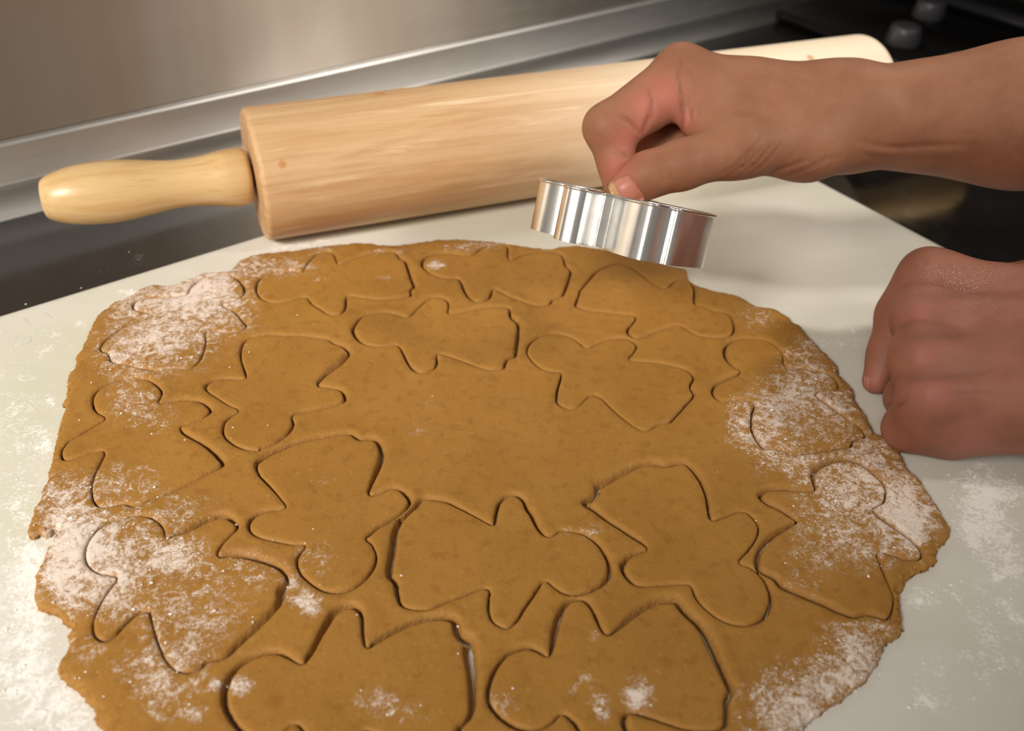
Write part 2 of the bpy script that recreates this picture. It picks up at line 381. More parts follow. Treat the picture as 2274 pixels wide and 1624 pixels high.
COOKIE_LABELS = [
 'angel cookie thickly floured, at the far left edge under the pin handle',
 'angel cookie lying on its side at the far dough edge, left of two, floured head',
 'angel cookie at the far dough edge with one bright flour spot on its head',
 'angel cookie at the far right edge, in the shadow right below the cutter',
 'upside down plain angel cookie, skirt up, inside the left pair nearest the far edge',
 'plain angel cookie lying sideways, head left, in the middle of the second row',
 'plain angel cookie tilted head up left, below the cutter in the second row',
 'floured angel cookie with head up left, beside the knuckles of the fist',
 'angel cookie with a floured head at the left edge, middle height',
 'upside down angel cookie with head pointing to the viewer, left of the bare centre',
 'plain angel cookie lying sideways, head right, just below the bare centre',
 'upside down angel cookie with a crackled wing, lower right, head toward the viewer',
 'heavily floured angel cookie with a torn corner at the right dough edge',
 'large sideways angel cookie cut off by the bottom edge, wide grey gap at its hem',
 'large sideways angel cookie at the bottom right with round flour spots on it',
 'floured angel cookie at the lower left edge with a wide open hem gap',
]
SHEET = "P 470,603 509,601 530,582 560,567 597,562 650,556 700,549 740,545 800,541 850,545 880,546 920,540 960,535 1010,531 1060,534 1100,538 1135,543 1181,550 1223,552 1240,547 1265,546 1300,548 1350,556 1400,568 1450,582 1490,592 1521,600 1530,620 1542,631 1591,645 1644,659 1679,677 1725,687 1753,708 1781,729 1809,761 1837,791 1858,812 1879,847 1893,865 1904,900 1925,925 1928,939 1942,961 1967,967 1984,984 1995,998 2005,1019 2012,1040 2023,1051 2040,1061 2058,1090 2076,1118 2090,1142 2104,1167 2107,1187 2100,1207 2083,1228 2076,1249 2051,1265 2016,1286 2005,1305 1995,1314 2002,1322 2005,1352 2004,1380 2004,1401 1988,1412 1974,1423 1963,1447 1949,1472 1928,1503 1893,1535 1854,1559 1812,1588 1788,1612 1760,1650 1700,1700 1600,1745 1450,1775 1250,1790 1000,1795 750,1790 550,1775 400,1750 300,1705 250,1660 226,1624 212,1605 205,1577 187,1555 170,1534 141,1510 122,1485 134,1460 152,1439 152,1407 166,1389 145,1384 134,1365 110,1354 81,1340 74,1312 76,1283 85,1255 95,1241 110,1213 117,1196 122,1184 129,1172 116,1172 102,1184 88,1181 67,1188 62,1177 64,1167 72,1142 88,1107 99,1075 108,1046 119,989 125,968 140,901 146,859 151,838 168,796 197,740 207,715 228,691 253,671 291,655 312,645 337,633 379,631 404,620 446,606"
# flour dusted on the dough: u v ru rv amount ;  and on the board
DUST = [(400,690,130,95,1.1),(330,770,90,50,.9),(480,620,60,24,.9),(570,588,60,22,.9),(250,790,40,40,.5),(440,650,80,40,1),(290,670,50,30,.7),(520,690,40,40,.4),
 (295,890,60,45,.8),(340,930,50,30,.5),(130,1140,55,75,1.1),(150,1240,60,75,1.5),(205,1180,60,60,.9),(120,1300,45,45,1.1),(180,1330,60,40,.7),(230,1085,70,35,.6),
 (270,1220,95,75,.95),(400,1232,60,40,1.1),(260,1310,60,60,1.0),(430,1350,120,90,.62),(560,1260,70,40,.5),(400,1440,60,40,.6),(350,1540,60,70,.6),(480,1522,22,20,1.1),(530,1525,24,18,1.9),(690,1345,22,26,1.9),(655,1330,26,12,1.4),(648,1290,18,14,1.4),(430,1580,30,22,1.1),(390,1500,70,50,.5),(180,1440,50,30,.5),(400,1130,90,40,.45),(300,1060,60,40,.4),(300,1480,80,40,.4),
 (830,1550,60,28,.42),(900,1590,55,30,.5),(860,1570,24,20,.4),
 (1300,1511,15,13,1.9),(1335,1562,15,17,1.7),(1415,1545,26,34,1.9),(1322,1415,9,9,1.6),(1270,1535,12,13,.8),(1335,1590,14,20,.6),(1120,1560,36,36,.5),(1740,1200,1,1,0),
 (700,1240,45,45,.5),(720,1060,40,20,.25),(1760,885,85,60,.9),(1800,830,60,40,.85),(1700,930,65,55,.8),(1640,945,30,45,.75),(1870,905,50,40,.95),(1800,770,60,30,.7),(1680,705,40,30,.55),(1830,960,60,30,.5),(1690,980,40,30,.6),
 (1760,1020,80,42,.9),(1930,1010,65,52,1.1),(1880,1100,100,62,1.1),(2000,1120,60,72,1.35),(2030,1160,50,50,1.2),(1850,1200,95,60,.7),(1950,1230,60,40,.6),(2030,1200,30,40,.9),(1780,1300,60,50,.3),
 (1880,1420,60,42,.8),(1910,1470,70,60,1.2),(1820,1530,100,62,1.1),(1720,1560,70,62,.8),(1760,1610,80,45,1.1),(1970,1400,30,20,.7),
 (650,592,60,20,.55),(968,588,16,9,2.0),(1030,548,70,12,.55),(720,556,50,12,.45),(870,560,60,13,.42),(850,616,16,6,.9),(710,622,12,5,.7),(1080,545,40,10,.4),(1260,1180,12,12,.4),(950,900,40,14,.25),(930,960,30,30,.22),(1310,1180,30,18,.45)]
BOARD_DUST = [(60,1330,70,130,1.0),(40,1500,95,110,1.05),(150,1580,80,80,1.0),(100,985,18,32,1.3),(113,888,12,14,1.3),(70,1240,45,50,.9),(60,1100,60,120,.5),(40,900,80,120,.42),(120,760,50,40,.35),(175,720,14,8,1.2),
 (2200,1130,60,110,1.1),(2250,1250,60,60,1.1),(2150,1180,40,40,.8),(2230,1380,80,40,.65),(2080,1320,60,25,1.0),(2180,1090,60,40,.9),(2110,1500,90,80,.42),(2230,1480,60,30,.7),(2060,1560,30,20,.8),(2180,1420,30,20,.6),(2040,1340,30,14,1.0),
 (640,545,60,10,1.0),(700,535,40,8,.8),(1720,700,60,30,.35),(1880,760,60,40,.4),(1980,600,60,40,.25),(1230,500,50,10,.6),(290,650,30,8,1.0),(1560,600,30,20,.3)]
BOARD_WORN = [(60,900,140,120,1),(150,760,120,60,.8),(40,1150,80,160,.8),(300,650,140,30,.5),(900,490,400,30,.7),(1650,560,100,60,.45)]
def parse(s):
    c, out = None, []
    for t in s.split():
        if t.isalpha():
            c = CROP[t]
            continue
        a = [float(x) for x in t.split(',')]
        out.append((c[0] + a[0] / c[2], c[1] + a[1] / c[2], a[2] if len(a) > 2 else np.nan))
    return np.array(out)

def catmull(P, n=10):
    P0, P1, P2, P3 = np.roll(P, 1, 0), P, np.roll(P, -1, 0), np.roll(P, -2, 0)
    o = [.5 * ((2 * P1) + (-P0 + P2) * t + (2 * P0 - 5 * P1 + 4 * P2 - P3) * t * t + (-P0 + 3 * P1 - 3 * P2 + P3) * t ** 3)
         for t in np.arange(n) / n]
    return np.stack(o, 1).reshape(-1, P.shape[1])

def resample(L, step):
    C = np.vstack([L, L[:1]])
    d = np.r_[0, np.cumsum(np.hypot(*np.diff(C[:, :2], axis=0).T))]
    q = np.linspace(0, d[-1], max(8, int(d[-1] / step)) + 1)[:-1]
    return np.stack([np.interp(q, d, C[:, k]) for k in range(L.shape[1])], -1)

def normals2(L):
    t = np.roll(L, -1, 0) - np.roll(L, 1, 0)
    n = np.stack([-t[:, 1], t[:, 0]], -1)
    n /= np.linalg.norm(n, axis=1)[:, None] + 1e-12
    a = np.sum(L[:, 0] * np.roll(L[:, 1], -1) - np.roll(L[:, 0], -1) * L[:, 1])
    return n if a > 0 else -n          # points inward

def to_plane(L, z):
    return np.array([on_z(u, v, z)[:2] for u, v in L[:, :2]])

def smooth_noise(n, rng, wl):
    """periodic 1-D noise with about n/wl knots"""
    k = max(4, int(n / wl))
    g = rng.normal(size=k)
    x = np.arange(n) / n * k
    i = np.floor(x).astype(int)
    f = x - i
    f = f * f * (3 - 2 * f)
    return g[i % k] * (1 - f) + g[(i + 1) % k] * f

def dust_field(P, blobs):
    uv = survey(P)
    out = np.zeros(len(P))
    for u, v, ru, rv, a in blobs:
        q = ((uv[:, 0] - u) / ru) ** 2 + ((uv[:, 1] - v) / rv) ** 2
        out += a * np.exp(-q * 1.1)
    return np.clip(out, 0, 2.0)

from mathutils.kdtree import KDTree
def kd_of(P):
    kd = KDTree(len(P))
    for i, p in enumerate(P):
        kd.insert((p[0], p[1], 0), i)
    kd.balance()
    return kd

def in_poly(Q, L):
    out = np.zeros(len(Q), bool)
    lo, hi = L.min(0), L.max(0)
    k = np.where(((Q >= lo) & (Q <= hi)).all(1))[0]
    a, b = L, np.roll(L, -1, 0)
    for c0 in range(0, len(k), 4000):
        kk = k[c0:c0 + 4000]
        x, y = Q[kk, 0][:, None], Q[kk, 1][:, None]
        c = ((a[:, 1] > y) != (b[:, 1] > y)) & (x < (b[:, 0] - a[:, 0]) * (y - a[:, 1]) / (b[:, 1] - a[:, 1] + 1e-15) + a[:, 0])
        out[kk] = c.sum(1) % 2 == 1
    return out

def slab(name, outer, holes, spacing, edge_r, torn, zt, mat, facing):
    kf = kd_of(facing)
    loops = [outer] + holes
    B = np.vstack(loops)
    kd = kd_of(B)
    kd_out = kd_of(outer)
    pts = [B]
    if torn:
        for off in (.0006, .0013, .0021, .0030, .0040):
            Q = outer[::2] + normals2(outer)[::2] * off + rng.normal(size=(len(outer[::2]), 2)) * .0001
            pts.append(Q[[kd.find((q[0], q[1], 0))[2] > off * .8 for q in Q]])
    for L in loops:
        inn = normals2(L) * (1 if L is outer else -1)
        for off in (edge_r * .35, edge_r * .95):
            Q = L + inn * off
            keep = [kd.find((q[0], q[1], 0))[2] > off * .85 for q in Q]
            pts.append(Q[keep])
    lo, hi = outer.min(0), outer.max(0)
    gx, gy = np.meshgrid(np.arange(lo[0], hi[0], spacing), np.arange(lo[1], hi[1], spacing))
    G = np.stack([gx.ravel(), gy.ravel()], -1)
    G += rng.uniform(-.35, .35, G.shape) * spacing
    keep = [kd.find((q[0], q[1], 0))[2] > max(edge_r * 1.3, spacing * .6) for q in G]
    pts.append(G[keep])
    P = np.vstack(pts)
    edges, o = [], 0
    for L in loops:
        n = len(L)
        edges += [(o + i, o + (i + 1) % n) for i in range(n)]
        o += n
    co, _, fs, _, _, _ = delaunay_2d_cdt([Vector(p) for p in P], edges, [], 4, 1e-7)
    co = np.array([(c.x, c.y) for c in co])
    fs = np.array([f for f in fs if len(f) == 3])
    cen = (co[fs[:, 0]] + co[fs[:, 1]] + co[fs[:, 2]]) / 3
    ok = in_poly(cen, outer)
    for L in holes:
        ok &= ~in_poly(cen, L)
    fs = fs[ok]
    used = np.unique(np.array(fs).ravel())
    remap = -np.ones(len(co), int)
    remap[used] = np.arange(len(used))
    co = co[used]
    F = remap[np.array(fs)]
    a, b, c = co[F[:, 0]], co[F[:, 1]], co[F[:, 2]]
    cr = (b[:, 0] - a[:, 0]) * (c[:, 1] - a[:, 1]) - (b[:, 1] - a[:, 1]) * (c[:, 0] - a[:, 0])
    F[cr < 0] = F[cr < 0][:, ::-1]
    d = np.array([kd.find((q[0], q[1], 0))[2] for q in co])
    do = np.array([kd_out.find((q[0], q[1], 0))[2] for q in co])
    r = edge_r
    def rnd(d, r):
        t = np.clip(1 - d / r, 0, 1)
        return r * (1 - np.sqrt(np.clip(1 - t * t, 0, 1)))
    z = zt - .62 * rnd(d, r)
    if torn:
        z = np.where(do <= d + 1e-6, zt - .62 * rnd(do, .0034), z)
    if torn:
        z -= .0006 * np.exp(-(do / .006) ** 2)
        z += rng.normal(size=len(z)) * .00022 * np.exp(-(do / .0030) ** 2)
        z += .00045 * np.exp(-((d - .0022) / .0014) ** 2) * (do > .004)
    wv = 0
    for kx, ky, am, ph in ((61, 47, .00016, 1.), (-38, 72, .00014, 2.), (130, -90, .00008, .4), (97, 140, .00008, 3.1)):
        wv = wv + am * np.sin(kx * co[:, 0] + ky * co[:, 1] + ph)
    z = z + wv
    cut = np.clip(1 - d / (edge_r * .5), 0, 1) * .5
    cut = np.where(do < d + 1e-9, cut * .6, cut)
    # walls under every open edge
    E = {}
    for f in F:
        for i in range(3):
            e = (f[i], f[(i + 1) % 3])
            E[e] = 1
    rim = [e for e in E if (e[1], e[0]) not in E]
    rv = sorted({v for e in rim for v in e})
    base = len(co)
    idx = {v: i for i, v in enumerate(rv)}
    n = len(rv)
    R = co[rv]
    is_out = do[rv] < 2e-5
    zr = z[rv]
    fl_v = np.zeros((n, 2))
    for i in range(n):
        if torn and is_out[i]:
            continue
        c, _, dist = kf.find((R[i, 0], R[i, 1], 0))
        if dist > 1e-6:
            fl_v[i] = (np.array(c[:2]) - R[i]) / dist * min((.24 + .21 * min(1.0, max(0.0, (dist - .0008) / .0012))) * dist, .00175)
    for _ in range(2):
        pass
    jit = rng.normal(size=(3, n, 2)) * np.where(is_out & bool(torn), .00045, .00010)[None, :, None]
    lv = [np.c_[R + jit[0] + fl_v * .30, zr * .66], np.c_[R + jit[1] + fl_v * .72, zr * .33], np.c_[R + jit[2] * .5 + fl_v, np.full(n, .0002)]]
    V = np.vstack([np.c_[co, z]] + lv)
    quads = []
    for p, q in rim:
        i, j = idx[p], idx[q]
        rows = [(p, q)] + [(base + k * n + i, base + k * n + j) for k in range(3)]
        for k in range(3):
            (a0, b0), (a1, b1) = rows[k], rows[k + 1]
            quads.append((b0, a0, a1, b1))
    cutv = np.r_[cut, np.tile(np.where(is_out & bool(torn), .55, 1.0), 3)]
    faces = [tuple(f) for f in F] + quads
    ctr = np.array([outer[:, 0].mean(), outer[:, 1].mean(), 0.0])
    o = mesh_obj(name, V, faces, mat, loc=tuple(ctr))
    fl = dust_field(V, DUST)
    point_attr(o, 'flour', fl)
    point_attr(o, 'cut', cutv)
    return o

# ------------------------------------------------------------------ setting: counter, steel wall
CZ = -0.0127
TH = math.radians(38.0)
WD = np.array([math.cos(TH), math.sin(TH), 0])           # along the wall
WN = np.array([-math.sin(TH), math.cos(TH), 0])          # into the wall
W0 = on_z(47, 481, CZ)                                    # foot of the wall
def wpt(s, n, z):
    return W0 * np.array([1, 1, 0]) + WD * s + WN * n + np.array([0, 0, z])

def make_counter_obj():
    nu, nv = 150, 70
    s = np.linspace(-.8, 1.0, nu)
    n = np.linspace(-1.1, .0, nv)
    V, Fc = [], []
    for j in n:
        for i in s:
            V.append(wpt(i, j, CZ))
    for j in range(nv - 1):
        for i in range(nu - 1):
            a = j * nu + i
            Fc.append((a, a + 1, a + nu + 1, a + nu))
    top = len(V)
    for (i, j) in ((-.8, -1.1), (1.0, -1.1), (1.0, 0), (-.8, 0)):
        V.append(wpt(i, j, CZ - .04))
    a, b, c, d = 0, nu - 1, nv * nu - 1, (nv - 1) * nu
    Fc += [(top, top + 1, b, a)[::-1], (top + 1, top + 2, c, b)[::-1], (top + 2, top + 3, d, c)[::-1], (top + 3, top, a, d)[::-1], (top, top + 1, top + 2, top + 3)[::-1]]
    o = mesh_obj('trim_1', V, Fc, MAT['counter'], smooth=False)
    o['kind'] = 'structure'
    o['label'] = 'black polished counter under the white board'
    P = np.array(V)
    point_attr(o, 'flour', dust_field(P, [(300, 578, 22, 14, 1.3), (240, 600, 30, 8, .9), (205, 607, 14, 7, 1.0), (530, 500, 24, 18, .9), (555, 512, 10, 8, .9), (15, 685, 8, 4, 1.0), (110, 528, 10, 6, .6)]))
    return o
counter = make_counter_obj()

def strip(name, prof, s0, s1, mat, n=24):
    """a profile in (n, z) pulled along the wall"""
    V, Fc = [], []
    ss = np.linspace(s0, s1, n)
    for s in ss:
        for (a, z) in prof:
            V.append(wpt(s, a, z))
    m = len(prof)
    for i in range(n - 1):
        for j in range(m - 1):
            q = i * m + j
            Fc.append((q, q + m, q + m + 1, q + 1))
    return mesh_obj(name, V, Fc, mat)

def arc(n0, z0, n1, z1, bul, k=6):
    out = []
    for t in np.linspace(0, 1, k):
        mx = n0 + (n1 - n0) * t
        mz = z0 + (z1 - z0) * t
        w = math.sin(t * math.pi) * bul
        L = math.hypot(n1 - n0, z1 - z0)
        out.append((mx + w * (z1 - z0) / L, mz - w * (n1 - n0) / L))
    return out
SEND = 1.02
wall = strip('wall_back', [(.0135, .034), (.0135, .9), (.03, .9)], -.8, SEND, MAT['steel'])
wall['kind'] = 'structure'
wall['label'] = 'brushed stainless steel splash wall behind the counter'
base = strip('trim_2', arc(.0, CZ, .0065, .0078, .0018) + [(.0068, .0086), (.0074, .0094), (.0105, .0318), (.0112, .0336), (.0124, .0344), (.0135, .0346), (.0135, .036)], -.8, SEND, MAT['trim'], 30)
base['kind'] = 'structure'
base['label'] = 'folded stainless base strip along the foot of the steel wall'

dw = [wpt(SEND, .05, CZ - .3), wpt(SEND, -1.1, CZ - .3), wpt(SEND, -1.1, 1.3), wpt(SEND, .05, 1.3)]  # unseen panel, added so counter and cooktop reflect black
dw += [q + WD * .03 for q in dw]
wr_ = mesh_obj('dark_panel', dw, [(0, 1, 2, 3), (7, 6, 5, 4), (0, 4, 5, 1), (1, 5, 6, 2), (2, 6, 7, 3), (3, 7, 4, 0)], MAT['panel_dark'], smooth=False)
wr_['kind'] = 'structure'
wr_['label'] = 'added unseen dark panel past the end of the counter, darkens reflections'

# black cooktop with knobs beyond the end of the steel
def rounded_box(name, c, ex, ey, ez, mat, parent=None, bev=.003):
    bm = bmesh.new()
    bmesh.ops.create_cube(bm, size=1)
    bmesh.ops.bevel(bm, geom=bm.edges[:], offset=.08, segments=2, affect='EDGES') if False else None
    me = bpy.data.meshes.new(name)
    for v in bm.verts:
        p = np.asarray(c) + v.co.x * ex + v.co.y * ey + v.co.z * ez
        v.co = p
    bmesh.ops.bevel(bm, geom=bm.edges[:], offset=bev, segments=3, affect='EDGES')
    bm.normal_update()
    bm.to_mesh(me)
    bm.free()
    me.polygons.foreach_set('use_smooth', [True] * len(me.polygons))
    me.materials.append(mat)
    o = bpy.data.objects.new(name, me)
    COL.objects.link(o)
    if parent:
        o.parent = parent
    return o
# ------------------------------------------------------------------ cutting board
def line_cross(p, d, q, e):
    A = np.array([[d[0], -e[0]], [d[1], -e[1]]])
    t = np.linalg.solve(A, np.asarray(q) - np.asarray(p))
    return np.asarray(p) + t[0] * np.asarray(d)
def heading(a):
    a = math.radians(a)
    return np.array([math.cos(a), math.sin(a)])
far_p = on_z(290, 610, 0)[:2]
far_d = heading(38.3)
right_p = on_z(1955, 472, 0)[:2]
right_d = heading(-55.2)
corner = line_cross(far_p, far_d, right_p, right_d)

def make_board_obj():
    L0, L1, T = .74, .60, .0127
    nu, nv = 250, 205
    r = .003
    def pt(a, b, z):
        p = corner - far_d * a + right_d * b
        return (p[0], p[1], z)
    prof = [0, .0004, .0012, .003]
    us = np.r_[prof, np.linspace(.006, L0 - .006, nu), [L0 - x for x in prof[::-1]]]
    ws = np.r_[prof, np.linspace(.006, L1 - .006, nv), [L1 - x for x in prof[::-1]]]
    V = []
    for b in ws:
        for a in us:
            e = min(a, L0 - a, b, L1 - b)
            t = max(0, 1 - e / r)
            V.append(pt(a, b, -r * (1 - math.sqrt(max(0, 1 - t * t)))))
    n, m = len(us), len(ws)
    Fc = [(j * n + i, (j + 1) * n + i, (j + 1) * n + i + 1, j * n + i + 1) for j in range(m - 1) for i in range(n - 1)]
    ringi = [i for i in range(n)] + [j * n + n - 1 for j in range(1, m)] + [(m - 1) * n + i for i in range(n - 2, -1, -1)] + [j * n for j in range(m - 2, 0, -1)]
    b0 = len(V)
    for i in ringi:
        V.append((V[i][0], V[i][1], -T))
    k = len(ringi)
    Fc += [(ringi[i], b0 + i, b0 + (i + 1) % k, ringi[(i + 1) % k]) for i in range(k)]
    Fc = [f[::-1] for f in Fc]
    Fc.append(tuple(range(b0, b0 + k)))
    P = np.array(V)
    f0 = np.array(Fc[0])
    nz = np.cross(P[f0[1]] - P[f0[0]], P[f0[2]] - P[f0[0]])[2]
    if nz < 0:
        Fc = [f[::-1] for f in Fc]
    o = mesh_obj('cutting_board', V, Fc, MAT['board'], loc=(float(corner[0]), float(corner[1]), -T))
    point_attr(o, 'flour', dust_field(P, BOARD_DUST))
    point_attr(o, 'worn', np.clip(dust_field(P, BOARD_WORN), 0, 1))
    return thing(o, 'large white plastic cutting board dusted with flour, lying under the dough', 'cutting board')
board = make_board_obj()

# faint moulded characters near the far left edge of the board
def ribbon(name, strokes, w, z, mat, parent):
    V, Fc = [], []
    for st in strokes:
        P = np.array([on_z(u, v, z)[:2] for u, v in st])
        t = np.gradient(P, axis=0)
        nn = np.stack([-t[:, 1], t[:, 0]], -1)
        nn /= np.linalg.norm(nn, axis=1)[:, None]
        b = len(V)
        for p, q in zip(P, nn):
            V += [(p[0] + q[0] * w, p[1] + q[1] * w, z - .0001), (p[0], p[1], z + .00018), (p[0] - q[0] * w, p[1] - q[1] * w, z - .0001)]
        for i in range(len(P) - 1):
            a = b + 3 * i
            Fc += [(a, a + 1, a + 4, a + 3), (a + 1, a + 2, a + 5, a + 4)]
    o = mesh_obj(name, V, Fc, mat, parent=parent)
    return o
def zp(x, y):
    return (x / 8.731, 640 + y / 8.731)
def zs(*a):
    return [zp(x, y) for x, y in a]
marks = [
    [zs((390, 885), (330, 920), (300, 960), (310, 1000), (380, 1020), (450, 1010), (540, 960), (590, 950), (605, 990), (590, 1050), (520, 1070), (390, 1115))],
    [zs((940, 750), (860, 745), (760, 770), (700, 820), (690, 870), (740, 890), (840, 875), (960, 885), (1000, 900), (960, 940), (850, 965), (760, 965))],
    [zs((450, 590), (500, 650), (560, 720), (590, 715)), zs((490, 580), (540, 640), (590, 710))],
    [zs((890, 465), (950, 520), (1025, 590))],
    [zs((10, 790), (60, 800), (120, 840)), zs((60, 880), (90, 860), (130, 860))],
]
for mk in marks:
    ribbon('moulded_letter', mk, .00045, 0.0, MAT['mark'], board)

# ------------------------------------------------------------------ dough sheet and cookies
holes, inner = [], []
for w0, s in COOKIES:
    P = parse(s)
    P[np.isnan(P[:, 2]), 2] = w0
    L = resample(catmull(P, 12), 2.0)
    hole_px = L[:, :2]
    n = normals2(hole_px)
    w = np.maximum(L[:, 2], 2.6)
    for _ in range(6):
        w = (w + np.roll(w, 1) + np.roll(w, -1)) / 3
    cook_px = hole_px + n * w[:, None]
    for _ in range(5):
        cook_px = (cook_px * 2 + np.roll(cook_px, 1, 0) + np.roll(cook_px, -1, 0)) / 4
    H = resample(to_plane(hole_px, DT), .0011)
    K = resample(to_plane(cook_px, DT), .0011)
    for A in (H, K):
        A += normals2(A) * (smooth_noise(len(A), rng, 3) * .00006 + smooth_noise(len(A), rng, 9) * .00006)[:, None]
    holes.append(H)
    inner.append(K)

S = to_plane(catmull(parse(SHEET), 8), DT * .7)
S = resample(S, .0009)
for _ in range(1):
    S = (S * 2 + np.roll(S, 1, 0) + np.roll(S, -1, 0)) / 4
S += normals2(S) * (smooth_noise(len(S), rng, 2) * .00022 + smooth_noise(len(S), rng, 6) * .00035 + smooth_noise(len(S), rng, 22) * .0004)[:, None]
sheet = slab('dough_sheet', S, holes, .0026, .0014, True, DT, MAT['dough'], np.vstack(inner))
thing(sheet, 'rolled out sheet of brown gingerbread dough with angel shapes cut through it', 'dough')
for K, Hq, lab in zip(inner, holes, COOKIE_LABELS):
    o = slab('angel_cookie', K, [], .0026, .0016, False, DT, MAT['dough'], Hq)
    thing(o, lab, 'cookie', 'angel cookies cut in the dough')

# ------------------------------------------------------------------ rolling pin
def lathe(name, prof, mat, parent, seg=64):
    V, Fc = [], []
    for x, r in prof:
        for k in range(seg):
            a = 2 * math.pi * k / seg
            V.append((x, r * math.cos(a), r * math.sin(a)))
    m = len(prof)
    for i in range(m - 1):
        for k in range(seg):
            a, b = i * seg + k, i * seg + (k + 1) % seg
            Fc.append((a, b, b + seg, a + seg))
    Fc.append(tuple(range(seg))[::-1])
    Fc.append(tuple((m - 1) * seg + k for k in range(seg)))
    Fc = [f[::-1] for f in Fc]
    return mesh_obj(name, V, Fc, mat, parent=parent)
def make_pin():
    r = .0401
    axis = Vector((.9201, .3916, 0)).normalized()
    base = Vector((-.1619, .5155, .0402))
    e = bpy.data.objects.new('rolling_pin', None)
    COL.objects.link(e)
    thing(e, 'wooden rolling pin with a thick pale barrel lying along the far board edge', 'rolling pin')
    LB = .458
    prof = [(0, .012), (0, r - .0035)] + [(.0035 - .0035 * math.cos(t), r - .0035 + .0035 * math.sin(t)) for t in np.linspace(.2, math.pi / 2, 6)]
    prof += [(x, r) for x in np.linspace(.02, LB - .012, 12)]
    prof += [(LB - .010 + .010 * math.sin(t), r - .010 + .010 * math.cos(t)) for t in np.linspace(0, math.pi / 2, 8)] + [(LB, .012)]
    lathe('barrel', prof, MAT['barrel'], e)
    hp = [(-.0015, .010), (-.003, .0150), (-.006, .0170), (-.012, .0174), (-.020, .0166), (-.032, .0148), (-.044, .0140), (-.055, .0143), (-.068, .0158), (-.080, .0172), (-.092, .0179), (-.104, .0176), (-.115, .0164), (-.124, .0142), (-.130, .0118), (-.1325, .0095), (-.1335, .005)]
    P = catmull(np.array(hp + hp[::-1]), 3)[:len(hp) * 3 - 2]
    P = [(a, max(b, .003)) for a, b in P]
    h1 = lathe('handle', [(a, b) for a, b in P[::-1]], MAT['handle'], e)
    h2 = lathe('handle', [(LB - a, b) for a, b in P], MAT['handle'], e)
    rod = lathe('axle', [(-.02, .006), (LB + .02, .006)], MAT['gap'], e, 16)
    x = axis
    y = Vector((0, 0, 1)).cross(x).normalized()
    z = x.cross(y)
    spin = Matrix.Rotation(.7, 3, 'X')
    Mx = Matrix((x, y, z)).transposed()
    W3 = Mx @ spin
    e.matrix_world = Matrix.Translation(base) @ W3.to_4x4()
    ax_l = W3.inverted() @ y
    h1.matrix_local = Matrix.Rotation(math.radians(1.7), 4, ax_l) @ Matrix.Diagonal((.885, 1, 1, 1))
    return e
pin = make_pin()

# ------------------------------------------------------------------ cookie cutter
TEMPLATE = [(-2.0, 46.2), (2.7, 45.6), (7.2, 44.0), (11.2, 41.2), (14.5, 37.2), (16.5, 32.7), (16.8, 27.9), (15.0, 23.2), (12.8, 19.2), (16.1, 17.2), (19.7, 16.1), (23.3, 14.6), (26.8, 13.1), (30.0, 11.4), (33.1, 9.0), (34.4, 5.5), (35.3, 1.7), (34.6, -0.6), (32.9, -2.0), (30.7, -2.9), (28.4, -3.3), (25.9, -3.6), (23.1, -3.8), (20.2, -3.9), (18.3, -5.3), (19.8, -9.4), (22.2, -13.3), (24.2, -17.2), (26.3, -21.2), (27.9, -25.3), (29.4, -29.6), (30.0, -34.2), (28.4, -38.4), (19.5, -40.6), (18.2, -44.6), (8.8, -46.1), (1.2, -46.3), (-6.2, -46.4), (-15.5, -45.5), (-17.0, -41.6), (-26.1, -39.4), (-28.0, -34.8), (-27.8, -30.3), (-26.8, -26.0), (-25.3, -21.8), (-23.3, -17.7), (-21.2, -13.7), (-19.2, -9.6), (-17.9, -5.6), (-20.3, -4.9), (-23.4, -4.8), (-26.3, -4.9), (-29.0, -4.7), (-31.6, -4.1), (-33.6, -2.4), (-34.7, -0.1), (-35.3, 2.8), (-34.1, 6.1), (-31.9, 8.8), (-29.3, 10.6), (-26.1, 12.3), (-23.0, 13.8), (-19.7, 15.2), (-16.5, 16.6), (-13.5, 18.6), (-15.5, 22.4), (-16.6, 26.7), (-16.8, 31.2), (-15.5, 35.6), (-13.1, 39.4), (-9.8, 42.4), (-6.3, 44.9)]
CUT_R = Matrix(((.654, -.739, .159), (.628, .649, .430), (-.421, -.181, .889)))
CUT_T = Vector((.04466, .40140, .06788))
CUT_H = .0253
